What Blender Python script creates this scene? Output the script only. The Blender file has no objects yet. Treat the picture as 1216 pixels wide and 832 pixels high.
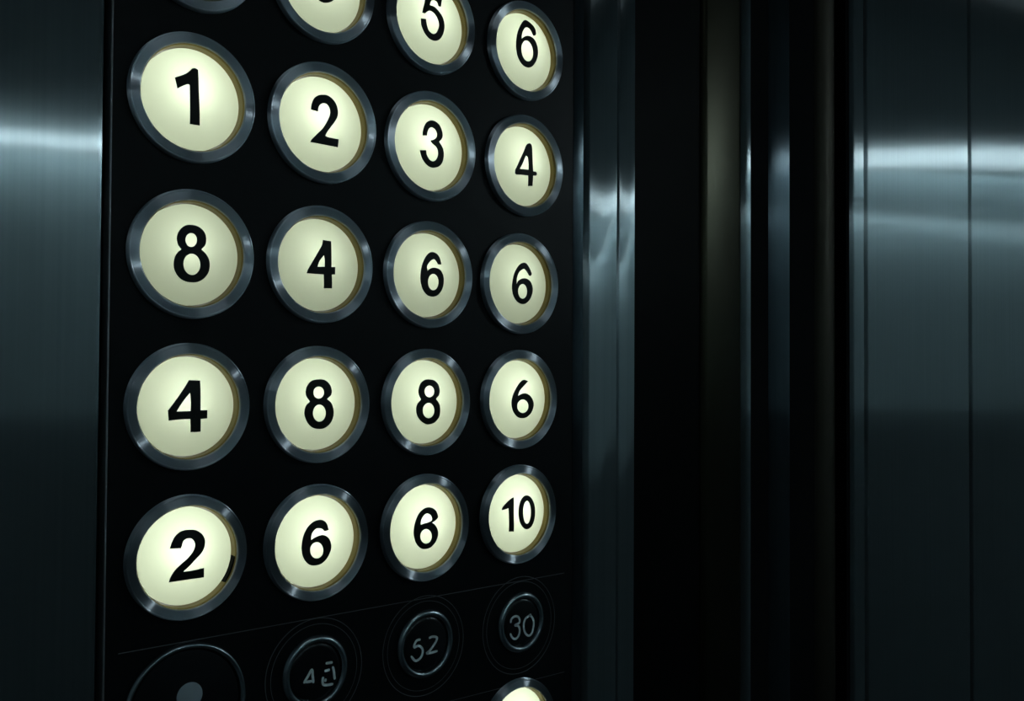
import bpy, bmesh, math, random
from mathutils import Vector, Matrix, geometry
# Elevator cab interior at night: control panel with glowing floor buttons. Data in millimetres, scene in metres.
MM = 0.001
Z0 = 1.6                      # height of the reference button above the cab floor
C = bpy.context.scene.collection
random.seed(4)
RINGS = {"1,1": (0.11, 0.83, 18.24), "1,2": (41.79, 0.98, 18.65), "1,3": (83.14, 0.21, 18.48), "1,4": (125.72, -0.14, 18.52), "2,1": (0.35, -43.34, 18.13), "2,2": (41.39, -43.14, 18.11), "2,3": (82.61, -43.44, 17.96), "2,4": (123.77, -43.85, 18.32), "3,1": (-0.11, -86.25, 17.75), "3,2": (40.81, -86.41, 17.92), "3,3": (82.02, -86.40, 17.80), "3,4": (123.69, -86.18, 17.98), "4,1": (-0.02, -128.27, 17.32), "4,2": (40.97, -128.78, 17.70), "4,3": (81.91, -128.47, 17.75), "4,4": (123.60, -127.90, 17.80), "0,3": (83.05, 43.21, 18.00), "0,4": (125.98, 42.41, 18.00), "0,2": (41.35, 44.28, 18.00), "0,1": (1.11, 0.00, 18.00), "6,4": (124.02, -205.33, 17.60), "5,4o": (124.96, -168.47, 17.50), "5,4i": (125.25, -167.41, 10.78), "5,3o": (82.19, -168.12, 16.61), "5,3i": (82.39, -167.48, 11.27), "5,2o": (40.95, -168.94, 16.68), "5,2i": (40.85, -168.49, 11.13), "5,1o": (0.23, -169.84, 17.60), "5,4": (125.25, -167.41, 18.00), "5,3": (82.39, -167.48, 18.00), "5,2": (40.85, -168.49, 18.00), "5,1": (0.23, -169.84, 18.00)}
GLYPHS = {
 "1,1": [[(-5.90,4.29,1),(-4.09,5.20,0),(-2.70,6.09,0),(-1.79,6.92,0),(-1.04,7.80,1),(-0.15,8.07,0),(0.67,7.81,1),(0.76,2.62,1),(1.33,-7.68,1),(-0.10,-7.74,0),(-1.46,-7.74,1),(-1.64,-2.49,0),(-1.80,2.99,1),(-2.39,3.06,0),(-3.66,2.39,0),(-5.21,1.34,1)]],
 "1,2": [[(-5.18,2.91,1),(-4.93,4.51,0),(-4.05,6.44,0),(-2.63,7.60,0),(-1.07,8.15,0),(0.62,8.23,0),(2.28,7.40,0),(3.50,5.84,0),(3.93,3.87,0),(3.71,2.31,0),(2.84,0.63,0),(1.57,-1.09,0),(0.32,-2.81,0),(-0.35,-4.16,1),(0.65,-4.42,0),(4.28,-4.44,1),(4.17,-6.83,1),(-0.77,-6.82,0),(-5.07,-6.71,1),(-4.75,-5.95,0),(-3.12,-4.12,0),(-1.24,-2.08,0),(0.14,0.16,0),(1.03,2.07,0),(1.26,3.37,0),(0.93,4.57,0),(0.15,5.43,0),(-0.97,5.53,0),(-1.95,5.04,0),(-2.66,4.03,0),(-2.94,2.68,1)]],
 "1,3": [[(-4.63,2.61,1),(-4.50,4.08,0),(-3.87,5.85,0),(-2.78,7.35,0),(-1.21,8.22,0),(0.49,8.30,0),(2.12,7.46,0),(3.11,5.93,0),(3.48,4.03,0),(3.00,2.69,0),(1.89,1.59,1),(3.10,0.35,0),(3.82,-1.20,0),(3.94,-3.11,0),(3.37,-5.12,0),(2.14,-6.53,0),(0.14,-7.23,0),(-1.54,-7.19,0),(-3.25,-6.35,0),(-4.63,-4.92,0),(-5.34,-3.40,0),(-5.60,-2.36,1),(-3.30,-2.02,1),(-2.94,-3.47,0),(-2.06,-4.70,0),(-0.70,-5.24,0),(0.62,-4.71,0),(1.43,-3.36,0),(1.58,-2.10,0),(1.29,-0.90,0),(0.54,-0.06,0),(-0.49,0.47,0),(-1.17,0.91,0),(-1.50,1.49,1),(-0.16,2.04,0),(0.86,2.89,0),(1.14,4.05,0),(0.56,5.34,0),(-0.43,5.87,0),(-1.26,5.87,0),(-2.12,5.30,0),(-2.75,4.09,0),(-3.00,2.87,1)]],
 "1,4": [[(-5.81,-2.65,0),(-5.26,-1.55,0),(-3.78,1.32,0),(-1.78,4.89,0),(-0.79,6.71,0),(0.25,7.71,0),(1.52,7.98,0),(2.15,7.19,0),(2.18,3.70,0),(2.51,-1.94,1),(3.83,-1.90,0),(4.39,-2.42,0),(4.08,-3.27,0),(2.55,-3.49,1),(2.54,-7.19,1),(0.43,-7.47,1),(0.21,-3.81,1),(-2.92,-3.94,0),(-5.52,-4.04,0)],
   [(-3.75,-1.93,1),(-2.42,0.33,0),(-0.96,3.22,1),(-0.05,2.76,0),(0.35,0.44,0),(0.37,-1.65,1)]],
 "2,1": [[(-1.03,7.97,0),(0.75,7.80,0),(2.28,6.90,0),(3.09,5.56,0),(3.27,4.05,0),(2.94,2.61,0),(1.86,1.34,1),(3.21,0.17,0),(4.14,-1.39,0),(4.38,-3.24,0),(3.96,-5.14,0),(2.81,-6.73,0),(1.18,-7.76,0),(-0.47,-8.03,0),(-2.35,-7.87,0),(-4.25,-6.85,0),(-5.48,-5.11,0),(-5.85,-3.31,0),(-5.61,-1.47,0),(-4.84,-0.04,0),(-3.81,0.85,1),(-4.74,2.04,0),(-5.07,3.62,0),(-4.75,5.27,0),(-3.75,6.76,0),(-2.44,7.71,0)],
   [(0.59,3.86,0),(0.51,3.26,0),(0.28,2.70,0),(-0.09,2.24,0),(-0.55,1.92,0),(-1.06,1.78,0),(-1.57,1.83,0),(-2.03,2.06,0),(-2.40,2.45,0),(-2.63,2.97,0),(-2.71,3.55,0),(-2.63,4.16,0),(-2.40,4.71,0),(-2.03,5.18,0),(-1.57,5.50,0),(-1.05,5.64,0),(-0.54,5.59,0),(-0.08,5.37,0),(0.28,4.97,0),(0.51,4.45,0)],
   [(1.61,-2.87,0),(1.54,-3.80,0),(1.24,-4.65,0),(0.74,-5.34,0),(0.09,-5.81,0),(-0.64,-6.00,0),(-1.39,-5.91,0),(-2.09,-5.54,0),(-2.66,-4.93,0),(-3.04,-4.14,0),(-3.21,-3.24,0),(-3.15,-2.33,0),(-2.85,-1.48,0),(-2.35,-0.79,0),(-1.70,-0.32,0),(-0.96,-0.11,0),(-0.21,-0.19,0),(0.49,-0.56,0),(1.06,-1.17,0),(1.44,-1.97,0)]],
 "2,2": [[(-0.28,7.43,1),(2.60,7.32,1),(2.59,3.30,0),(2.61,-0.69,1),(3.95,-0.58,1),(3.93,-2.90,1),(2.74,-2.99,1),(3.06,-7.26,1),(0.19,-7.37,1),(-0.03,-3.18,1),(-2.96,-3.21,0),(-5.78,-3.19,1),(-5.34,-1.91,0),(-3.59,1.00,0),(-1.31,4.76,0),(-0.66,5.85,0)],
   [(-0.04,2.77,1),(0.26,1.31,0),(0.28,-0.79,1),(-2.30,-0.98,1),(-1.60,0.78,0)]],
 "2,3": [[(3.90,3.90,0),(3.34,5.85,0),(2.18,7.18,0),(0.28,7.64,0),(-1.33,7.02,0),(-2.96,5.19,0),(-4.19,2.58,0),(-4.75,-0.53,0),(-4.56,-3.02,0),(-3.52,-5.46,0),(-1.72,-7.03,0),(0.39,-7.48,0),(2.46,-6.94,0),(4.30,-5.00,0),(5.02,-2.41,0),(4.67,0.12,0),(3.22,1.86,0),(1.10,2.35,0),(-0.63,1.94,0),(-1.93,1.00,1),(-2.07,2.73,0),(-0.61,4.53,0),(0.80,5.21,0),(1.66,4.71,0),(2.52,3.59,1),(3.68,3.62,1)],
   [(2.77,-2.42,0),(2.68,-3.28,0),(2.38,-4.07,0),(1.91,-4.71,0),(1.30,-5.14,0),(0.61,-5.31,0),(-0.08,-5.22,0),(-0.71,-4.87,0),(-1.22,-4.29,0),(-1.56,-3.55,0),(-1.69,-2.71,0),(-1.59,-1.85,0),(-1.29,-1.07,0),(-0.81,-0.42,0),(-0.19,0.01,0),(0.49,0.19,0),(1.18,0.10,0),(1.81,-0.24,0),(2.31,-0.82,0),(2.64,-1.57,0)]],
 "2,4": [[(4.13,3.86,0),(2.92,6.04,0),(1.60,7.36,0),(-0.01,7.41,0),(-1.89,6.42,0),(-3.94,3.88,0),(-4.93,1.14,0),(-5.27,-1.83,0),(-4.60,-4.45,0),(-2.94,-6.44,0),(-0.71,-7.36,0),(1.46,-7.11,0),(3.37,-5.51,0),(4.57,-3.04,0),(4.51,-0.94,0),(3.37,0.94,0),(1.54,1.81,0),(-0.47,1.73,0),(-2.24,0.87,0),(-3.21,-0.47,1),(-3.02,1.86,0),(-1.83,4.03,0),(0.19,5.22,0),(1.18,4.84,0),(2.77,3.09,0),(3.60,2.97,0)],
   [(1.90,-2.75,0),(1.81,-3.57,0),(1.52,-4.32,0),(1.06,-4.93,0),(0.47,-5.33,0),(-0.20,-5.50,0),(-0.88,-5.41,0),(-1.50,-5.07,0),(-2.01,-4.52,0),(-2.34,-3.81,0),(-2.47,-3.01,0),(-2.38,-2.19,0),(-2.09,-1.45,0),(-1.61,-0.84,0),(-1.01,-0.43,0),(-0.33,-0.26,0),(0.34,-0.34,0),(0.96,-0.68,0),(1.45,-1.23,0),(1.78,-1.95,0)]],
 "3,1": [[(-0.64,7.54,1),(2.62,7.41,1),(2.68,-1.05,1),(4.72,-1.05,1),(4.73,-3.41,1),(2.78,-3.54,1),(2.91,-7.16,1),(1.55,-7.24,0),(-0.04,-7.18,1),(-0.25,-3.45,1),(-3.30,-3.52,0),(-6.32,-3.75,1),(-6.62,-0.95,1),(-5.24,0.88,0),(-2.92,4.11,0)],
   [(-0.41,4.03,1),(-0.15,1.25,0),(-0.19,-1.19,1),(-4.24,-1.24,1),(-2.43,1.53,0)]],
 "3,2": [[(-0.44,7.77,0),(1.58,7.46,0),(3.15,6.17,0),(3.77,4.48,0),(3.51,2.93,0),(2.08,1.66,1),(3.66,0.35,0),(4.45,-1.74,0),(4.37,-4.07,0),(3.28,-6.11,0),(1.43,-7.34,0),(-0.59,-7.53,0),(-2.61,-7.07,0),(-4.37,-5.61,0),(-5.43,-3.55,0),(-5.62,-2.02,0),(-5.11,-0.26,0),(-3.79,0.99,1),(-4.98,2.53,0),(-5.22,4.05,0),(-4.61,5.83,0),(-3.01,7.34,0)],
   [(1.02,3.69,0),(0.93,3.11,0),(0.67,2.59,0),(0.26,2.18,0),(-0.26,1.92,0),(-0.83,1.84,0),(-1.40,1.94,0),(-1.91,2.21,0),(-2.32,2.63,0),(-2.58,3.15,0),(-2.66,3.73,0),(-2.56,4.30,0),(-2.30,4.82,0),(-1.89,5.22,0),(-1.37,5.49,0),(-0.80,5.57,0),(-0.23,5.48,0),(0.28,5.21,0),(0.68,4.79,0),(0.94,4.27,0)],
   [(1.72,-2.71,0),(1.63,-3.52,0),(1.33,-4.25,0),(0.84,-4.83,0),(0.23,-5.18,0),(-0.47,-5.29,0),(-1.17,-5.14,0),(-1.80,-4.75,0),(-2.31,-4.15,0),(-2.65,-3.41,0),(-2.78,-2.59,0),(-2.69,-1.78,0),(-2.38,-1.06,0),(-1.90,-0.49,0),(-1.27,-0.13,0),(-0.58,-0.01,0),(0.12,-0.15,0),(0.76,-0.54,0),(1.26,-1.14,0),(1.60,-1.88,0)]],
 "3,3": [[(0.01,7.69,0),(2.28,7.26,0),(3.80,5.83,0),(4.25,3.84,0),(3.86,2.28,0),(2.60,1.02,1),(4.05,-0.70,0),(4.53,-2.71,0),(4.21,-4.98,0),(2.71,-6.78,0),(0.65,-7.51,0),(-1.44,-7.36,0),(-3.56,-6.17,0),(-4.98,-4.45,0),(-5.46,-2.48,0),(-5.11,-0.67,0),(-3.57,0.98,1),(-4.46,2.53,0),(-4.58,4.21,0),(-3.65,6.29,0),(-1.89,7.50,0)],
   [(1.90,3.58,0),(1.79,2.97,0),(1.50,2.42,0),(1.05,1.99,0),(0.49,1.72,0),(-0.14,1.63,0),(-0.76,1.74,0),(-1.32,2.02,0),(-1.76,2.46,0),(-2.04,3.02,0),(-2.13,3.62,0),(-2.03,4.23,0),(-1.73,4.78,0),(-1.28,5.21,0),(-0.71,5.48,0),(-0.09,5.58,0),(0.54,5.47,0),(1.09,5.19,0),(1.53,4.75,0),(1.81,4.20,0)],
   [(1.98,-2.93,0),(1.88,-3.73,0),(1.55,-4.45,0),(1.03,-5.01,0),(0.37,-5.36,0),(-0.38,-5.47,0),(-1.13,-5.32,0),(-1.82,-4.93,0),(-2.37,-4.34,0),(-2.73,-3.62,0),(-2.87,-2.81,0),(-2.77,-2.02,0),(-2.45,-1.31,0),(-1.92,-0.75,0),(-1.25,-0.39,0),(-0.50,-0.28,0),(0.25,-0.42,0),(0.93,-0.80,0),(1.48,-1.39,0),(1.84,-2.12,0)]],
 "3,4": [[(2.98,6.61,1),(1.34,7.10,0),(-0.13,6.87,0),(-2.04,5.36,0),(-4.08,2.67,0),(-5.05,0.28,0),(-5.20,-1.82,0),(-4.35,-4.24,0),(-2.28,-6.25,0),(0.16,-6.83,0),(2.61,-6.38,0),(4.62,-4.76,0),(5.60,-2.64,0),(5.41,-0.80,0),(4.01,1.06,0),(2.13,2.06,0),(0.09,2.17,0),(-2.32,1.30,1),(-1.31,3.25,0),(0.75,5.04,0)],
   [(2.92,-2.52,0),(2.80,-3.28,0),(2.42,-3.96,0),(1.82,-4.49,0),(1.06,-4.82,0),(0.20,-4.92,0),(-0.65,-4.78,0),(-1.43,-4.41,0),(-2.05,-3.85,0),(-2.45,-3.16,0),(-2.60,-2.41,0),(-2.48,-1.65,0),(-2.11,-0.98,0),(-1.51,-0.45,0),(-0.75,-0.12,0),(0.10,-0.01,0),(0.96,-0.14,0),(1.73,-0.50,0),(2.36,-1.06,0),(2.77,-1.75,0)]],
 "4,1": [[(-5.77,3.30,1),(-5.11,5.22,0),(-3.88,6.97,0),(-1.92,7.95,0),(0.28,8.01,0),(2.26,7.52,0),(3.87,6.15,0),(4.59,4.39,0),(4.32,2.50,0),(3.43,0.92,0),(1.70,-0.67,0),(-0.02,-2.26,0),(-1.94,-3.80,1),(1.00,-3.79,0),(4.33,-3.51,1),(4.43,-6.28,1),(-0.88,-6.24,0),(-5.87,-6.37,1),(-5.46,-4.92,0),(-4.36,-3.13,0),(-2.48,-1.46,0),(-0.54,-0.04,0),(0.92,1.71,0),(1.53,3.31,0),(1.28,4.54,0),(0.42,5.47,0),(-0.81,5.60,0),(-1.91,5.01,0),(-2.40,3.76,0),(-2.60,3.02,1)]],
 "4,2": [[(3.00,3.72,1),(2.39,5.65,0),(1.25,6.79,0),(-0.20,7.13,0),(-2.24,6.74,0),(-4.27,5.28,0),(-5.70,2.88,0),(-6.30,0.15,0),(-6.21,-2.16,0),(-5.29,-4.58,0),(-3.53,-6.34,0),(-1.52,-6.85,0),(0.78,-6.49,0),(2.77,-4.78,0),(3.89,-2.31,0),(3.71,-0.20,0),(2.64,1.48,0),(1.15,2.29,0),(-0.31,2.27,0),(-2.05,1.79,0),(-3.25,1.15,1),(-2.92,3.11,0),(-1.76,4.40,0),(-0.31,4.56,0),(0.86,4.13,0),(1.45,3.55,0),(2.34,3.54,0)],
   [(1.15,-2.44,0),(1.05,-3.22,0),(0.73,-3.89,0),(0.22,-4.39,0),(-0.42,-4.67,0),(-1.13,-4.71,0),(-1.85,-4.49,0),(-2.51,-4.05,0),(-3.03,-3.43,0),(-3.37,-2.69,0),(-3.50,-1.90,0),(-3.40,-1.13,0),(-3.09,-0.47,0),(-2.58,0.04,0),(-1.95,0.32,0),(-1.23,0.36,0),(-0.51,0.16,0),(0.15,-0.28,0),(0.68,-0.90,0),(1.02,-1.64,0)]],
 "4,3": [[(4.00,3.73,0),(3.34,5.35,0),(1.96,6.46,0),(0.23,6.97,0),(-1.85,6.66,0),(-3.94,5.18,0),(-5.31,2.81,0),(-5.97,0.10,0),(-5.94,-1.86,0),(-5.03,-4.46,0),(-3.26,-6.35,0),(-1.36,-6.99,0),(1.03,-6.70,0),(3.05,-5.09,0),(4.04,-2.92,0),(3.81,-0.91,0),(2.54,0.92,0),(1.41,1.65,1),(2.90,2.29,0),(3.88,3.04,0)],
   [(-3.34,1.32,1),(-3.00,3.15,0),(-1.62,4.69,0),(-0.41,4.92,0),(0.80,4.33,0),(1.41,3.29,0),(1.34,2.45,0),(-0.26,1.91,0),(-1.99,1.66,0)],
   [(1.43,-2.97,0),(1.33,-3.73,0),(1.00,-4.38,0),(0.48,-4.88,0),(-0.18,-5.15,0),(-0.93,-5.19,0),(-1.68,-4.99,0),(-2.36,-4.56,0),(-2.91,-3.95,0),(-3.27,-3.22,0),(-3.40,-2.45,0),(-3.30,-1.70,0),(-2.97,-1.05,0),(-2.45,-0.56,0),(-1.79,-0.28,0),(-1.04,-0.23,0),(-0.29,-0.43,0),(0.39,-0.85,0),(0.94,-1.46,0),(1.29,-2.19,0)]],
 "4,4": [[(-3.74,6.57,1),(-3.89,0.42,0),(-3.62,-5.89,1),(-5.84,-5.68,1),(-6.21,2.87,1),(-7.80,2.48,0),(-9.06,2.32,1),(-8.76,3.19,0),(-6.97,4.86,0),(-5.09,6.07,0)],
   [(6.84,0.16,0),(6.65,-1.77,0),(6.09,-3.47,0),(5.18,-4.76,0),(4.00,-5.53,0),(2.67,-5.69,0),(1.33,-5.23,0),(0.13,-4.22,0),(-0.81,-2.75,0),(-1.41,-0.96,0),(-1.62,0.97,0),(-1.43,2.86,0),(-0.82,4.53,0),(0.14,5.82,0),(1.36,6.59,0),(2.70,6.78,0),(4.01,6.36,0),(5.17,5.38,0),(6.07,3.92,0),(6.64,2.12,0)],
   [(4.59,0.39,0),(4.50,-0.91,0),(4.23,-2.07,0),(3.80,-2.96,0),(3.25,-3.51,0),(2.62,-3.65,0),(1.99,-3.38,0),(1.42,-2.72,0),(0.97,-1.74,0),(0.68,-0.54,0),(0.58,0.77,0),(0.67,2.06,0),(0.95,3.20,0),(1.41,4.09,0),(1.98,4.63,0),(2.62,4.79,0),(3.24,4.53,0),(3.79,3.88,0),(4.21,2.91,0),(4.49,1.70,0)]],
 "0,3": [[(-3.44,8.49,1),(3.99,10.71,1),(3.02,6.95,0),(2.50,4.97,1),(1.53,4.92,1),(1.06,6.10,0),(0.03,6.56,0),(-1.39,6.04,0),(-2.07,4.36,1),(-0.07,4.21,0),(2.03,2.88,0),(3.46,1.24,0),(4.09,-0.89,0),(3.89,-3.22,0),(2.91,-5.42,0),(1.58,-6.71,0),(-0.13,-7.24,0),(-2.22,-6.87,0),(-4.17,-5.37,0),(-5.43,-3.16,0),(-5.66,-1.03,1),(-3.68,-0.74,1),(-3.31,-2.68,0),(-2.40,-4.43,0),(-0.66,-5.09,0),(0.87,-4.09,0),(1.70,-1.76,0),(1.33,0.14,0),(-0.08,1.92,0),(-1.82,2.43,0),(-3.19,1.86,0),(-4.03,1.09,0),(-5.19,1.04,1),(-4.85,2.59,0),(-4.12,5.06,0)]],
 "0,4": [[(4.01,7.41,0),(3.54,9.28,0),(2.00,10.72,0),(-0.25,11.48,0),(-2.33,10.06,0),(-4.68,6.72,0),(-5.88,3.31,0),(-6.11,-0.42,0),(-5.26,-3.58,0),(-3.19,-5.87,0),(-0.54,-6.54,0),(1.88,-5.58,0),(3.87,-2.84,0),(4.60,0.11,0),(4.05,2.79,0),(2.60,4.64,0),(0.52,5.24,0),(-1.54,4.84,0),(-3.59,3.35,1),(-3.07,5.81,0),(-1.65,7.90,0),(0.05,8.38,0),(1.37,7.52,0),(2.26,5.98,0),(3.40,6.37,0)],
   [(2.04,0.09,0),(2.07,-1.11,0),(1.82,-2.25,0),(1.31,-3.22,0),(0.59,-3.93,0),(-0.26,-4.30,0),(-1.17,-4.31,0),(-2.05,-3.95,0),(-2.80,-3.26,0),(-3.36,-2.31,0),(-3.67,-1.19,0),(-3.71,-0.00,0),(-3.45,1.13,0),(-2.94,2.10,0),(-2.23,2.82,0),(-1.37,3.20,0),(-0.46,3.22,0),(0.42,2.87,0),(1.17,2.18,0),(1.73,1.22,0)]],
 "0,2": [[(-4.48,3.54,1),(-4.34,5.09,0),(-3.71,7.01,0),(-2.60,8.73,0),(-1.00,9.87,0),(0.69,10.17,0),(2.25,9.44,0),(3.14,7.89,0),(3.42,5.89,0),(2.92,4.43,0),(1.83,3.17,1),(3.00,2.02,0),(3.68,0.51,0),(3.78,-1.45,0),(3.18,-3.58,0),(1.97,-5.16,0),(0.03,-6.07,0),(-1.59,-6.19,0),(-3.22,-5.50,0),(-4.53,-4.17,0),(-5.21,-2.69,0),(-5.45,-1.65,1),(-3.20,-1.08,1),(-2.85,-2.52,0),(-2.02,-3.69,0),(-0.72,-4.10,0),(0.58,-3.43,0),(1.38,-1.96,0),(1.52,-0.65,0),(1.25,0.55,0),(0.51,1.33,0),(-0.47,1.76,0),(-1.13,2.15,0),(-1.46,2.70,1),(-0.15,3.40,0),(0.84,4.40,0),(1.14,5.63,0),(0.61,6.93,0),(-0.35,7.38,0),(-1.17,7.29,0),(-2.01,6.60,0),(-2.65,5.27,0),(-2.90,3.97,1)]],
}
STROKES = {
 "5,4": [[(-5.40,0.70),(-5.09,1.99),(-3.62,2.74),(-2.01,2.38),(-1.16,1.19),(-1.39,0.03),(-3.40,-0.47),(-1.87,-0.94),(-1.14,-2.12),(-1.28,-3.90),(-2.36,-5.21),(-3.76,-5.26),(-4.96,-4.30),(-5.57,-3.00)], [(3.48,2.09),(4.92,1.10),(5.76,-0.56),(5.65,-2.67),(4.96,-4.68),(3.52,-5.41),(1.88,-4.45),(0.97,-2.48),(0.96,-0.36),(1.84,1.15),(3.48,1.79),(4.50,2.23)]],
 "5,3": [[(-2.39,1.92),(-3.91,1.91),(-4.81,0.79),(-5.13,-0.25)], [(-5.13,-0.33),(-3.39,0.06),(-2.02,-0.74),(-1.47,-2.03),(-2.00,-3.73),(-3.35,-4.62),(-4.69,-4.53),(-6.22,-2.79)], [(1.03,1.75),(2.41,2.06),(4.33,1.44),(3.99,0.16),(2.44,-1.51),(1.24,-2.54),(0.21,-3.09),(2.45,-3.24),(4.71,-3.10)]],
 "5,2": [[(-4.26,-2.49),(-2.86,-0.69),(-1.52,1.05),(-1.21,-0.90),(-0.93,-3.11)], [(-3.84,-2.25),(-1.14,-2.43)], [(3.28,2.06),(4.45,1.99),(5.71,1.90)], [(2.87,-0.20),(3.89,-0.20),(4.77,-0.12)], [(2.45,-1.90),(2.26,-3.13),(2.56,-4.27),(4.08,-4.69),(5.99,-4.80)], [(5.73,0.64),(6.16,-0.86),(6.32,-2.18),(6.54,-3.51)], [(3.20,-3.58),(3.33,-2.59)]],
}
CAM_F=1138.031; CAM_LOC=(-108.411,-261.600,-75.675)
CAM_ROT=[[0.7546914, -0.0176716, -0.6558419], [-0.6560591, -0.0123511, -0.7546085], [0.0052348, 0.9997676, -0.0209149]]
RINGS["0,1"] = (1.10, 43.90, 18.0)

def P(x, y, z):               # millimetre panel coordinates -> world metres
    return Vector((x*MM, y*MM, z*MM + Z0))

# ------------------------------------------------------------------ materials
def new_mat(name):
    m = bpy.data.materials.new(name); m.use_nodes = True
    nt = m.node_tree; nt.nodes.clear()
    out = nt.nodes.new('ShaderNodeOutputMaterial')
    return m, nt, out

def principled(name, col, rough=.5, metal=0., spec=.5, noise=0., nscale=60.):
    m, nt, out = new_mat(name)
    b = nt.nodes.new('ShaderNodeBsdfPrincipled')
    b.inputs['Base Color'].default_value = (*col, 1)
    b.inputs['Roughness'].default_value = rough
    b.inputs['Metallic'].default_value = metal
    b.inputs['Specular IOR Level'].default_value = spec
    if noise:
        tc = nt.nodes.new('ShaderNodeTexCoord')
        n = nt.nodes.new('ShaderNodeTexNoise'); n.inputs['Scale'].default_value = nscale
        nt.links.new(tc.outputs['Object'], n.inputs['Vector'])
        r = nt.nodes.new('ShaderNodeMapRange')
        r.inputs['To Min'].default_value = rough - noise; r.inputs['To Max'].default_value = rough + noise
        nt.links.new(n.outputs['Fac'], r.inputs['Value'])
        nt.links.new(r.outputs['Result'], b.inputs['Roughness'])
    nt.links.new(b.outputs[0], out.inputs[0])
    return m

def brushed(name, col, sharp=.21, broad=.55, mix=.45, axis='Z', rot=.25, grain=True):
    """metal brushed along one direction: the highlight spreads across the grain"""
    m, nt, out = new_mat(name)
    tan = nt.nodes.new('ShaderNodeTangent'); tan.direction_type = 'RADIAL'; tan.axis = axis
    mx = nt.nodes.new('ShaderNodeMixShader'); mx.inputs[0].default_value = mix
    tc = nt.nodes.new('ShaderNodeTexCoord')
    if grain:
        mp = nt.nodes.new('ShaderNodeMapping')
        mp.inputs['Scale'].default_value = (900, 900, 6)
        nt.links.new(tc.outputs['Object'], mp.inputs[0])
        n = nt.nodes.new('ShaderNodeTexNoise'); n.inputs['Scale'].default_value = 1; n.inputs['Detail'].default_value = 3
        nt.links.new(mp.outputs[0], n.inputs['Vector'])
        cr = nt.nodes.new('ShaderNodeMapRange'); cr.inputs['To Min'].default_value = .86; cr.inputs['To Max'].default_value = 1.1
        nt.links.new(n.outputs['Fac'], cr.inputs['Value'])
        vm = nt.nodes.new('ShaderNodeVectorMath'); vm.operation = 'SCALE'; vm.inputs[0].default_value = col
        nt.links.new(cr.outputs['Result'], vm.inputs['Scale'])
    for i, r in enumerate((sharp, broad)):
        g = nt.nodes.new('ShaderNodeBsdfAnisotropic')
        g.inputs['Color'].default_value = (*col, 1)
        if grain: nt.links.new(vm.outputs[0], g.inputs['Color'])
        g.inputs['Roughness'].default_value = r
        g.inputs['Anisotropy'].default_value = .95
        g.inputs['Rotation'].default_value = rot
        nt.links.new(tan.outputs[0], g.inputs['Tangent'])
        nt.links.new(g.outputs[0], mx.inputs[1+i])
    nt.links.new(mx.outputs[0], out.inputs[0])
    return m

def lens_mat():
    m, nt, out = new_mat('backlit_opal_plastic')
    tr = nt.nodes.new('ShaderNodeBsdfTranslucent'); tr.inputs[0].default_value = (.75, .83, .605, 1)
    gl = nt.nodes.new('ShaderNodeBsdfPrincipled')
    gl.inputs['Base Color'].default_value = (.62, .64, .50, 1); gl.inputs['Roughness'].default_value = .22
    mx = nt.nodes.new('ShaderNodeMixShader'); mx.inputs[0].default_value = .22
    nt.links.new(tr.outputs[0], mx.inputs[1]); nt.links.new(gl.outputs[0], mx.inputs[2])
    nt.links.new(mx.outputs[0], out.inputs[0])
    return m

def emit(name, col, s):
    m, nt, out = new_mat(name)
    e = nt.nodes.new('ShaderNodeEmission'); e.inputs[0].default_value = (*col, 1); e.inputs[1].default_value = s
    nt.links.new(e.outputs[0], out.inputs[0])
    return m

STEEL = brushed('brushed_steel', (.56, .63, .655))
BEZEL = brushed('turned_steel', (.66, .70, .76), sharp=.25, broad=.75, mix=.8, axis='Y', rot=0., grain=False)
LENS = lens_mat()
INK = principled('black_ink', (.006, .009, .007), .55, spec=.25)
BRASS = principled('brass_sleeve', (.17, .125, .042), .36, metal=.6, noise=.08, nscale=300)
SOCKET = principled('lamp_socket_plastic', (.20, .20, .17), .7)
BLACKPLATE = principled('black_faceplate', (.004, .0047, .0055), .42, spec=.11, noise=.05, nscale=40)
LINE = principled('engraved_line', (.20, .20, .205), .4, metal=.6)
BLACKGLOSS = principled('black_gloss_plastic', (.006, .007, .008), .22, spec=.35)
DARKRING = principled('dark_chrome', (.34, .39, .42), .26, metal=1)
PALE = principled('pale_engraving', (.88, 1.0, .98), .5)
GREY = principled('grey_dot', (.36, .43, .47), .5)
GAP_BLACK = principled('gap_black', (.003, .0035, .004), .8, spec=.06)
BROWN = principled('dark_brown_metal', (.035, .031, .022), .5, metal=.8)
BRONZE = principled('dark_bronze_panel', (.021, .020, .011), .30, metal=.9, noise=.06, nscale=8)
SMOKED = principled('smoked_black_panel', (.002, .0025, .0025), .5, spec=.04, noise=.05, nscale=8)
DARKSTEEL = brushed('dark_brushed_steel', (.16, .20, .225), sharp=.35, broad=.6)  # darker copy of the steel; on the doorway jamb it carries shade
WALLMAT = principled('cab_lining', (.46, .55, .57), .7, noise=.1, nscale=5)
UPPER_DIM = principled('upper_wall_dimmed', (.30, .36, .38), .6)  # upper wall darkened so the steel mirrors less above the streak
LOWER_DIM = principled('lower_wall_dimmed', (.15, .18, .19), .6)  # lower wall darkened to imitate light fading downward in the steel
DARKLIN = principled('dark_lining', (.13, .155, .165), .7)
FLOORM = principled('dark_vinyl_floor', (.03, .035, .035), .6, noise=.1, nscale=20)
TUBE = emit('lamp_tube', (.78, .95, 1.0), 4)
TUBE_SHORT = emit('short_lamp_tube', (.78, .95, 1.0), 85)
CEILING_FILL = emit('ceiling_fill_panel', (.78, .95, 1.0), .8)
COVE_FILL = emit('cove_fill_tube', (.76, .95, 1.0), 75)

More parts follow.
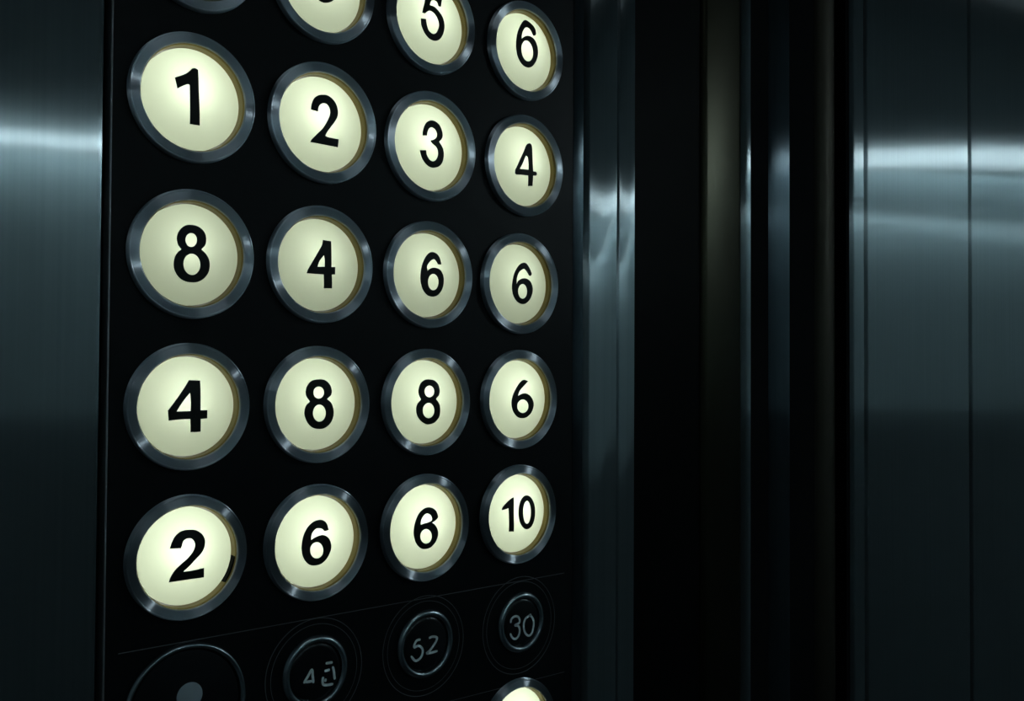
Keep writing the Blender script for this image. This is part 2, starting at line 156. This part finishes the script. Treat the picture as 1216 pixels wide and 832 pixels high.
# ------------------------------------------------------------------ mesh helpers
def obj(name, bm, mat, parent=None, loc=None, smooth=None):
    me = bpy.data.meshes.new(name); bm.normal_update(); bm.to_mesh(me); bm.free()
    me.materials.append(mat)
    o = bpy.data.objects.new(name, me); C.objects.link(o)
    if smooth is not None:
        me.polygons.foreach_set('use_smooth', [True]*len(me.polygons))
        me.set_sharp_from_angle(angle=math.radians(smooth))
    if parent: o.parent = parent
    if loc is not None: o.location = loc
    return o

def tag(o, label, cat, group=None):
    o['label'] = label; o['category'] = cat
    if group: o['group'] = group
    return o

def struct(o, label=None):
    o['kind'] = 'structure'
    if label: o['label'] = label
    return o

def empty(name, loc):
    o = bpy.data.objects.new(name, None); C.objects.link(o); o.location = loc
    o.empty_display_size = .01
    return o

def box_bm(x0, x1, y0, y1, z0, z1, bev=0., seg=3):
    """box given in mm, returned in metres around its own centre, with the centre"""
    bm = bmesh.new(); bmesh.ops.create_cube(bm, size=1)
    s = Vector(((x1-x0), (y1-y0), (z1-z0)))*MM
    for v in bm.verts: v.co = Vector((v.co.x*s.x, v.co.y*s.y, v.co.z*s.z))
    if bev:
        bmesh.ops.bevel(bm, geom=list(bm.edges), offset=bev*MM, segments=seg, profile=.5, affect='EDGES')
    return bm, P((x0+x1)/2, (y0+y1)/2, (z0+z1)/2)

def box(name, mat, x0, x1, y0, y1, z0, z1, bev=0., parent=None, seg=3):
    bm, c = box_bm(x0, x1, y0, y1, z0, z1, bev, seg)
    o = obj(name, bm, mat, smooth=35 if bev else None)
    if parent:
        o.parent = parent; o.location = c - parent.location
    else: o.location = c
    return o

def prism(name, mat, pts, z0, z1, parent=None, origin=None, smooth=50):
    """vertical extrusion of a plan outline (mm)"""
    bm = bmesh.new()
    ox = sum(p[0] for p in pts)/len(pts) if origin is None else origin[0]
    oy = sum(p[1] for p in pts)/len(pts) if origin is None else origin[1]
    zc = (z0+z1)/2
    lo = [bm.verts.new(Vector((x-ox, y-oy, z0-zc))*MM) for x, y in pts]
    hi = [bm.verts.new(Vector((x-ox, y-oy, z1-zc))*MM) for x, y in pts]
    n = len(pts)
    for i in range(n):
        bm.faces.new((lo[i], lo[(i+1) % n], hi[(i+1) % n], hi[i]))
    bm.faces.new(lo[::-1]); bm.faces.new(hi)
    bmesh.ops.recalc_face_normals(bm, faces=bm.faces)
    o = obj(name, bm, mat, smooth=smooth)
    c = P(ox, oy, zc)
    if parent: o.parent = parent; o.location = c - parent.location
    else: o.location = c
    return o

def rounded_plan(x0, x1, y0, y1, r, n=6):
    """rectangle in plan whose two front (low y) corners are rounded"""
    pts = []
    for i in range(n+1):
        a = math.pi + math.pi/2*i/n
        pts.append((x0+r+r*math.cos(a), y0+r+r*math.sin(a)))
    for i in range(n+1):
        a = 1.5*math.pi + math.pi/2*i/n
        pts.append((x1-r+r*math.cos(a), y0+r+r*math.sin(a)))
    pts += [(x1, y1), (x0, y1)]
    return pts

def lathe_bm(profile, seg=96, cap_start=False, cap_end=False):
    """profile = [(radius, y)] in mm, turned about the Y axis"""
    bm = bmesh.new(); rows = []
    for r, y in profile:
        if r < 1e-6: rows.append([bm.verts.new((0, y*MM, 0))])
        else:
            rows.append([bm.verts.new((r*math.cos(2*math.pi*i/seg)*MM, y*MM, r*math.sin(2*math.pi*i/seg)*MM)) for i in range(seg)])
    for a, b in zip(rows, rows[1:]):
        for i in range(seg):
            j = (i+1) % seg
            if len(a) == 1 and len(b) == 1: continue
            if len(a) == 1: bm.faces.new((a[0], b[i], b[j]))
            elif len(b) == 1: bm.faces.new((a[i], b[0], a[j]))
            else: bm.faces.new((a[i], b[i], b[j], a[j]))
    bmesh.ops.recalc_face_normals(bm, faces=bm.faces)
    return bm

# ------------------------------------------------------------------ numerals
LR = 14.2
def dome(r):                  # height of the lens face, mm along +Y (into the wall)
    return 2.9 - 3.4*max(0., 1-(r/LR)**3.6)

def spline(ct, n=7):
    """closed Catmull-Rom outline; a point flagged 1 is a sharp corner"""
    out = []; N = len(ct)
    for i in range(N):
        p0, p1, p2, p3 = ct[i-1], ct[i], ct[(i+1) % N], ct[(i+2) % N]
        a = Vector(p1[:2]); b = Vector(p2[:2])
        m1 = (Vector(p2[:2]) - Vector(p0[:2]))/2 if not p1[2] else (b-a)
        m2 = (Vector(p3[:2]) - Vector(p1[:2]))/2 if not p2[2] else (b-a)
        L = (b-a).length
        if m1.length > 1e-9: m1 = m1.normalized()*min(m1.length, L*1.1)
        if m2.length > 1e-9: m2 = m2.normalized()*min(m2.length, L*1.1)
        for k in range(n):
            t = k/n
            h = (2*t**3-3*t*t+1)*a + (t**3-2*t*t+t)*m1 + (-2*t**3+3*t*t)*b + (t**3-t*t)*m2
            if not out or (h-out[-1]).length > .03: out.append(h)
    if (out[0]-out[-1]).length < .03: out.pop()
    return out

def inside(pt, loops):
    c = False; x, y = pt
    for L in loops:
        n = len(L)
        for i in range(n):
            a, b = L[i], L[(i+1) % n]
            if (a[1] > y) != (b[1] > y) and x < (b[0]-a[0])*(y-a[1])/(b[1]-a[1]) + a[0]: c = not c
    return c

def filled(loops, step=.9, grid=True):
    """triangulated region bounded by the loops (even-odd), with inner points so it can be curved"""
    vs = []; es = []
    for L in loops:
        k = len(vs); vs += [Vector(p) for p in L]
        es += [(k+i, k+(i+1) % len(L)) for i in range(len(L))]
    if grid:
        xs = [v.x for v in vs]; ys = [v.y for v in vs]
        bx = list(vs)
        y = min(ys)
        while y < max(ys):
            x = min(xs)
            while x < max(xs):
                q = Vector((x+.013, y+.017))
                if inside(q, loops) and min((q-b).length for b in bx) > step*.45: vs.append(q)
                x += step
            y += step
    r = geometry.delaunay_2d_cdt(vs, es, [], 0, 1e-6)
    V, F = r[0], r[2]
    F = [f for f in F if inside(sum((V[i] for i in f), Vector((0, 0)))/3, loops)]
    return V, F

def numeral_bm(loops, surf, lift=.10, sink=.05):
    """ink of real thickness lying on the surface y = surf(x, z)"""
    V, F = filled(loops)
    bm = bmesh.new()
    top = [bm.verts.new(Vector((v.x, surf(v.x, v.y)-lift, v.y))*MM) for v in V]
    for f in F:
        try: bm.faces.new([top[i] for i in f])
        except ValueError: pass
    bmesh.ops.recalc_face_normals(bm, faces=bm.faces)
    be = [e for e in bm.edges if e.is_boundary]
    g = bmesh.ops.extrude_edge_only(bm, edges=be)
    for v in g['geom']:
        if isinstance(v, bmesh.types.BMVert): v.co.y += (lift+sink)*MM
    loose = [v for v in bm.verts if not v.link_faces]
    bmesh.ops.delete(bm, geom=loose, context='VERTS')
    bmesh.ops.recalc_face_normals(bm, faces=bm.faces)
    return bm

def stroke_bm(strokes, w, y, lift=.12):
    """thin engraved strokes with round ends, as raised ribbons"""
    bm = bmesh.new()
    for s in strokes:
        pts = []
        N = len(s)
        for i in range(N-1):
            p0 = Vector(s[max(i-1, 0)]); p1 = Vector(s[i]); p2 = Vector(s[i+1]); p3 = Vector(s[min(i+2, N-1)])
            for k in range(6):
                t = k/6
                pts.append(.5*((2*p1)+(p2-p0)*t+(2*p0-5*p1+4*p2-p3)*t*t+(3*p1-p0-3*p2+p3)*t**3))
        pts.append(Vector(s[-1]))
        L = []; R = []
        for i, q in enumerate(pts):
            d = (pts[min(i+1, len(pts)-1)] - pts[max(i-1, 0)]).normalized()
            n = Vector((-d.y, d.x))
            e = min(1, .55 + .45*min(i, len(pts)-1-i)/2)
            L.append(q+n*w*e/2); R.append(q-n*w*e/2)
        for i in range(len(pts)-1):
            quad = [L[i], L[i+1], R[i+1], R[i]]
            t = [bm.verts.new(Vector((q.x, y-lift, q.y))*MM) for q in quad]
            b = [bm.verts.new(Vector((q.x, y+.02, q.y))*MM) for q in quad]
            bm.faces.new(t); bm.faces.new(b[::-1])
            for k in range(4): bm.faces.new((t[k], b[k], b[(k+1) % 4], t[(k+1) % 4]))
    bmesh.ops.remove_doubles(bm, verts=bm.verts, dist=1e-7)
    bmesh.ops.recalc_face_normals(bm, faces=bm.faces)
    return bm

# ------------------------------------------------------------------ lit floor buttons
# ring face lies at y=0; the black faceplate front lies at y=+1.8
FACE = 1.8
bezel_prof = [(15.0, 1.9), (14.95, .35), (15.25, .05), (15.6, 0), (17.4, .12), (17.5, .02), (17.66, -.05), (17.84, 0), (17.97, .16), (18.05, .42), (18.12, FACE+.02), (17.0, FACE+.02), (16.2, 3.2), (15.0, 3.2), (15.0, 1.9)]
sleeve_prof = [(14.95, .6), (14.6, 1.2), (14.6, 1.7), (14.8, 2.0), (14.8, 5.4), (15.4, 5.4), (15.4, 3.25), (15.05, 3.25), (15.0, .62), (14.95, .6)]
lens_prof = [(LR*math.sin(i/20*math.pi/2), dome(LR*math.sin(i/20*math.pi/2))) for i in range(21)]
lens_prof[-1] = (LR-.05, 2.88)
lens_prof += [(LR, 3.1), (LR, 5.2)]

proto = {}
proto['bezel'] = obj('bezel', lathe_bm(bezel_prof), BEZEL, smooth=28)
proto['sleeve'] = obj('sleeve', lathe_bm(sleeve_prof), BRASS, smooth=28)
proto['socket'] = obj('socket', lathe_bm([(14.8, 5.45), (14.8, 18), (0, 18), (0, 18.6), (15.4, 18.6), (15.4, 5.45), (14.8, 5.45)]), SOCKET, smooth=28)
proto['lens'] = obj('lens', lathe_bm(lens_prof), LENS, smooth=60)
proto_used = False

LIT = {
 "0,1": ("steel rimmed elevator button above the 1, only its lower rim in frame", 0.),
 "0,2": ("glowing elevator button above the 2, digit cut off by the frame top", 1.0),
 "0,3": ("glowing cream elevator button with black 5, its top cropped", 1.05),
 "0,4": ("glowing cream elevator button with black 6 in the topmost row", 1.0),
 "1,1": ("large glowing cream elevator button with black numeral 1", 1.15),
 "1,2": ("glowing cream elevator button with black 2, right of the 1", 1.15),
 "1,3": ("glowing cream elevator button with black numeral 3", 1.08),
 "1,4": ("glowing cream elevator button with thin black 4, right of the 3", .95),
 "2,1": ("dimmer elevator button with bold black 8, below the 1", .72),
 "2,2": ("dimmer elevator button with black 4, between the 8 and a 6", .72),
 "2,3": ("dimmer elevator button with black 6, directly below the 3", .72),
 "2,4": ("dimmer elevator button with thin black 6, below the thin 4", .72),
 "3,1": ("elevator button with bold black 4, leftmost column, below the 8", .85),
 "3,2": ("elevator button with bold black 8, right of the bold 4", .85),
 "3,3": ("elevator button with slim black 8, below the dim 6", .90),
 "3,4": ("elevator button with small straight-stemmed 6, above the 10", .95),
 "4,1": ("glowing elevator button with bold black 2, lower left, black gap inside its rim", 1.12),
 "4,2": ("glowing elevator button with black 6, right of the lower 2", 1.05),
 "4,3": ("glowing elevator button with black 6 almost closed like an 8, left of the 10", 1.08),
 "4,4": ("glowing elevator button with black number 10", 1.12),
 "6,4": ("glowing elevator button at the bottom edge, only its top showing", 1.3),
}
PW = .0070
for key, (label, power) in LIT.items():
    cx, cz, R = RINGS[key]
    s = R/18
    root = empty('elevator_button', P(cx, 0, cz)); root.scale = (s, s, s)
    tag(root, label, 'elevator button', 'lit floor buttons in steel rings')
    if not proto_used:
        parts = list(proto.values()); proto_used = True
    else:
        parts = []
        for o in proto.values():
            c = o.copy(); C.objects.link(c); parts.append(c)
    for o in parts: o.parent = root
    if key in GLYPHS:
        loops = [spline(c) for c in GLYPHS[key]]
        o = obj('numeral', numeral_bm(loops, lambda x, z: dome(math.hypot(x, z))), INK, root)
    if key == '4,1':          # the black gap where the sleeve has come away
        bm = bmesh.new(); n = 12; rows = []
        for i in range(n+1):
            a = math.radians(-6 - 32*i/n); w = .42*math.sin(math.pi*min(1, max(0, i/n)))**.5
            rows.append([bm.verts.new(Vector((r*math.cos(a), y, r*math.sin(a)))*MM) for r, y in ((14.62, .9), (14.62-w, 1.1), (14.62-w, 4.4), (14.62, 4.4))])
        for a, b in zip(rows, rows[1:]):
            for k in range(4): bm.faces.new((a[k], b[k], b[(k+1) % 4], a[(k+1) % 4]))
        bmesh.ops.remove_doubles(bm, verts=bm.verts, dist=1e-7); bmesh.ops.recalc_face_normals(bm, faces=bm.faces)
        obj('gap', bm, GAP_BLACK, root)['label'] = 'black gap beside the lens'
    if power:
        L = bpy.data.lights.new('button_bulb', 'POINT'); L.energy = PW*power; L.color = (.97, 1.0, .98)
        L.shadow_soft_size = 0.0015
        lo = bpy.data.objects.new('button_bulb', L); C.objects.link(lo); lo.parent = root; lo.location = (-.6*MM, 8.7*MM, 2.2*MM)

# ------------------------------------------------------------------ unlit buttons of the lower row
SMALL = {
 "5,4": ("small unlit black elevator button engraved 30 in a thin circle", 10.78, 17.5),
 "5,3": ("small unlit black elevator button engraved 52 in a thin circle", 11.27, 16.6),
 "5,2": ("small unlit black elevator button with worn pale letters, left of 52", 11.13, 16.7),
}
for key, (label, ri, ro) in SMALL.items():
    cx, cz, _ = RINGS[key]
    root = empty('unlit_button', P(cx, 0, cz))
    tag(root, label, 'elevator button', 'unlit buttons in the lower row')
    prof = [(ri+.25, FACE+.02), (ri+.2, FACE-.5), (ri, FACE-.9), (ri-.5, FACE-1.4), (ri-1.2, FACE-1.6), (ri-1.8, FACE-1.35), (ri-2.1, FACE-.9), (ri-2.2, FACE+.02), (ri+.25, FACE+.02)]
    obj('ring', lathe_bm(prof), DARKRING, root, smooth=60)
    cr = ri-2.25
    obj('cap', lathe_bm([(0, .98), (cr-1.2, .98), (cr-.5, 1.05), (cr-.08, 1.35), (cr, FACE+.02), (0, FACE+.02)]), BLACKGLOSS, root, smooth=40)
    obj('engraving', stroke_bm(STROKES[key], .8, 1.0), PALE, root)['label'] = 'pale engraved characters'
    ox, oz, _r = RINGS[key+'o']
    c2 = obj('outer_circle', lathe_bm([(ro-.16, FACE+.01), (ro-.14, FACE-.1), (ro+.02, FACE-.12), (ro+.08, FACE+.01), (ro-.16, FACE+.01)]), LINE, root)
    c2.location = ((ox-cx)*MM, 0, (oz-cz)*MM)
    c3 = obj('outer_circle', lathe_bm([(ro-1.9, FACE+.01), (ro-1.88, FACE-.06), (ro-1.76, FACE-.06), (ro-1.72, FACE+.01), (ro-1.9, FACE+.01)]), LINE, root)
    c3.location = c2.location
cx, cz, _ = RINGS["5,1"]
root = empty('unlit_button', P(cx, 0, cz))
tag(root, "large unlit black elevator button with a grey dot, bottom left", 'elevator button', 'unlit buttons in the lower row')
ro = 17.6
obj('ring', lathe_bm([(ro+.1, FACE+.02), (ro, FACE-.8), (ro-.35, FACE-1.5), (ro-.9, FACE-1.7), (ro-1.5, FACE-1.3), (ro-1.8, FACE-.6), (ro-1.85, FACE+.02), (ro+.1, FACE+.02)]), DARKRING, root, smooth=60)
obj('cap', lathe_bm([(0, 1.0), (ro-2.8, 1.0), (ro-2.2, 1.1), (ro-1.9, FACE+.02), (0, FACE+.02)]), BLACKGLOSS, root, smooth=40)
d = obj('dot', lathe_bm([(0, .8), (3.2, .8), (3.6, .88), (3.75, 1.02), (0, 1.02)]), GREY, root, smooth=40)
d.location = (.8*MM, 0, 2.8*MM); d['label'] = 'grey round dot'

# ------------------------------------------------------------------ control panel
TOP, BOT = 700, -1600
panel = empty('control_panel', P(68, 6, -60))
tag(panel, 'tall black elevator control panel between brushed steel plates', 'control panel')
def circle(cx, cz, r, n=72): return [Vector((cx+r*math.cos(2*math.pi*i/n), cz+r*math.sin(2*math.pi*i/n))) for i in range(n)]
X0, X1 = -22.0, 151.4
loops = [[Vector(p) for p in ((X0, BOT), (X1, BOT), (X1, TOP), (X0, TOP))]]
for k in LIT:
    cx, cz, R = RINGS[k]; loops.append(circle(cx, cz, 16.3*R/18))
V, F = filled(loops, grid=False)
bm = bmesh.new()
pv = [bm.verts.new(Vector((v.x-68, FACE-6, v.y+60))*MM) for v in V]
for f in F: bm.faces.new([pv[i] for i in f])
bmesh.ops.recalc_face_normals(bm, faces=bm.faces)
g = bmesh.ops.extrude_face_region(bm, geom=list(bm.faces))
for v in g['geom']:
    if isinstance(v, bmesh.types.BMVert): v.co.y += 1.4*MM
bmesh.ops.recalc_face_normals(bm, faces=bm.faces)
obj('faceplate', bm, BLACKPLATE, panel)
box('backing', DARKLIN, X0, X1, 24, 27, BOT, TOP, parent=panel)
def pbox(name, mat, x0, x1, y0, y1, z0, z1, bev=0, rot=0):
    o = box(name, mat, x0, x1, y0, y1, z0, z1, bev, parent=panel)
    if rot: o.rotation_euler.y = rot
    return o
pbox('left_edge', LINE, -22.6, -22.0, 1.3, 6, BOT, TOP, .2)
# engraved division lines across the faceplate
pbox('engraved_line', LINE, -18.4, 147.4, FACE-.06, FACE+.02, -152.36, -152.14, 0, math.atan2(.7, 166))
pbox('engraved_line', LINE, -18.4, 147.6, FACE-.06, FACE+.02, -188.6, -188.44, 0, math.atan2(1.9, 63)*.6)
# rounded trim down the right side
prism('side_trim', DARKSTEEL, rounded_plan(151.8, 156.6, .2, 12, 2.2), BOT, TOP, parent=panel)

# ------------------------------------------------------------------ steel around the panel
wl = prism('wall_left', STEEL, rounded_plan(-640, -24.3, .6, 30, 2.0), -1600, 700, origin=(-330, 15))
struct(wl, 'brushed steel wall plate left of the black control panel')
tr = box('trim_1', STEEL, 158.9, 174.75, .2, 24, -1600, 700, .5); struct(tr, 'wide steel strip right of the control panel')
tr = box('trim_2', STEEL, 175.85, 185.4, .2, 24, -1600, 700, .5); struct(tr, 'narrow steel strip at the edge of the door opening')
bk = box('wall_back_of_panel', DARKLIN, -24.3, 186, 28, 60, -1600, 700); bk.name = 'trim_9'; struct(bk, 'dark recess behind the control panel')
# ------------------------------------------------------------------ recessed doorway (y = 60)
DY = 60
d1 = empty('door_1', P(290, DY, -400)); struct(d1, 'dark recessed elevator door beside the steel strip')
prism('smoked_panel', SMOKED, rounded_plan(186, 306, DY, DY+20, 3), -1600, 700, parent=d1)
prism('bronze_panel', BRONZE, rounded_plan(306.5, 344.5, DY, DY+20, 5), -1600, 700, parent=d1)
prism('edge_strip', STEEL, rounded_plan(345.6, 350.2, DY-1, DY+18, 1.6), -1600, 700, parent=d1)
t3 = prism('trim_3', DARKSTEEL, rounded_plan(372.5, 396, DY, DY+30, 9, 10), -1600, 700); struct(t3, 'rounded steel jamb in the doorway, shade put into its dark colour')
t4 = prism('trim_4', BROWN, rounded_plan(430, 455, DY+4, DY+30, 11, 10), -1600, 700); struct(t4, 'dark bronze jamb beside the right steel panels')
bk = box('trim_6', GAP_BLACK, 351, 372.3, DY+3, DY+33, -1600, 700); struct(bk, 'black filler keeping the gap beside the rounded jamb dark')  # black blocks fill these gaps so the jamb sides stay dark
bk = box('trim_7', GAP_BLACK, 396.5, 429.5, DY+8, DY+33, -1600, 700); struct(bk, 'black filler keeping the gap in the middle of the jamb dark')
bk = box('trim_8', GAP_BLACK, 455.5, 459.4, DY+1, DY+33, -1600, 700); struct(bk, 'black filler keeping the gap beside the right steel panels dark')
bk = box('trim_5', GAP_BLACK, 186, 459, DY+34, DY+60, -1600, 700); struct(bk, 'black recess wall behind the door jambs')

# right hand steel panels
wr = empty('wall_right', P(560, DY, -400)); struct(wr, 'brushed steel wall panels on the right')
prism('steel_panel', STEEL, rounded_plan(460.0, 473.0, DY-2, DY+20, 1.2), -1600, 700, parent=wr)
prism('steel_panel', STEEL, rounded_plan(477.6, 626.6, DY-2, DY+20, 1.0), -1600, 700, parent=wr)
prism('steel_panel', STEEL, rounded_plan(632.4, 1097, DY-2, DY+20, 1.0), -1600, 700, parent=wr)
box('backing', GAP_BLACK, 459.5, 1097, DY+22, DY+40, -1600, 700, parent=wr)

# ------------------------------------------------------------------ cab shell
XL, XR, YR, HC = -640, 1100, -1350, 700
def shell(name, *a, mat=WALLMAT, label=None):
    o = box(name, mat, *a); struct(o, label); return o
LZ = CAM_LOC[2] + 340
LT = LZ + 22                  # light lining below the lamps, wall above darkened to dim its reflection
LD = CAM_LOC[2] - 80          # top of the lower wall, darkened to fade its reflection
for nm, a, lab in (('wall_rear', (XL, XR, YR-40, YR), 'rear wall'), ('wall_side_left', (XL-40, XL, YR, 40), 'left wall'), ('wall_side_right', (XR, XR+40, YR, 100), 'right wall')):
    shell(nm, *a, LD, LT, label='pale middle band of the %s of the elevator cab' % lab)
    shell(nm + '_lower', *a, -1600, LD, mat=LOWER_DIM, label='lower part, darkened as light falloff, of the %s of the elevator cab' % lab)
LR2 = LZ + 112                # pale lining raised here to brighten what the right steel panels reflect
shell('wall_rear_corner', 420, XR, YR-40, YR, LT, LR2, label='right part of the rear wall, pale lining raised to brighten reflections')
shell('wall_rear_corner_upper', 420, XR, YR-40, YR, LR2, HC, mat=UPPER_DIM, label='upper wall above the raised lining, darkened to dim its reflection')
shell('wall_rear_upper', XL, 420, YR-40, YR, LT, HC, mat=UPPER_DIM, label='dark upper rear wall of the elevator cab')
shell('wall_side_left_upper', XL-40, XL, YR, 40, LT, HC, mat=UPPER_DIM, label='dark upper left wall of the elevator cab')
shell('wall_side_right_upper', XR, XR+40, YR, 100, LT, HC, mat=UPPER_DIM, label='dark upper right wall of the elevator cab')
shell('floor', XL, XR, YR, 120, -1640, -1600, mat=FLOORM, label='dark floor of the elevator cab')
shell('ceiling', XL, XR, YR, 120, HC, HC+40, mat=DARKLIN, label='dark ceiling of the elevator cab')

lamp = box('ceiling_fill', CEILING_FILL, 0, 420, -1150, -750, HC-12, HC-1, bev=3)  # added light panel, out of view, brightening upper walls and bezels
tag(lamp, 'added unseen fill panel on the elevator ceiling', 'added fill light')
# wall lamps: hooded tubes along the rear and right walls
def wall_lamp(label, x0, x1, y0, y1, hood, tube, tmat, lip=None):
    e = empty('wall_lamp', P((x0+x1)/2, (y0+y1)/2, LZ))
    tag(e, label, 'wall lamp')
    box('hood', DARKLIN, *hood, parent=e)
    box('tube', tmat, *tube, bev=5, parent=e)
    if lip: box('lip', DARKLIN, *lip, parent=e)
    return e
wall_lamp('hooded light tube at the left end of the rear wall', XL, -80, YR, YR+60,
          (XL+60, -80, YR, YR+60, LZ+14, LZ+22), (XL+80, -100, YR+25, YR+39, LZ-7, LZ+7), TUBE)
wall_lamp('short hooded light on the right side wall', XR-60, XR, -780, -600,
          (XR-60, XR, -800, -580, LZ+14, LZ+22), (XR-39, XR-25, -770, -610, LZ-7, LZ+7), TUBE_SHORT)
def cove(label, x0, x1, dz, mat):  # unseen coves added to brighten the rear wall that the steel reflects
    wall_lamp(label, x0, x1, YR, YR+60,
          (x0, x1, YR, YR+50, LZ+dz+14, LZ+dz+22), (x0+10, x1-10, YR+14, YR+24, LZ+dz, LZ+dz+10), mat,
          (x0, x1, YR+46, YR+50, LZ+dz-22, LZ+dz+14))
cove('added unseen cove light washing down the middle of the rear wall', -60, 410, 0, COVE_FILL)
cove('added unseen cove light, raised, in the right rear corner', 430, XR-5, 90, COVE_FILL)

# ------------------------------------------------------------------ world, camera, view
w = bpy.data.worlds.new('World'); bpy.context.scene.world = w; w.use_nodes = True
w.node_tree.nodes['Background'].inputs[0].default_value = (0, 0, 0, 1)

cd = bpy.data.cameras.new('Camera'); cam = bpy.data.objects.new('Camera', cd); C.objects.link(cam)
cd.sensor_width = 36; cd.lens = CAM_F/1216*36; cd.clip_start = .01; cd.clip_end = 20
m = Matrix(CAM_ROT).to_4x4(); m.translation = P(*CAM_LOC); cam.matrix_world = m
bpy.context.scene.camera = cam
vs = bpy.context.scene.view_settings
vs.view_transform = 'Standard'; vs.look = 'None'; vs.exposure = 0; vs.gamma = 1; vs.use_curve_mapping = False
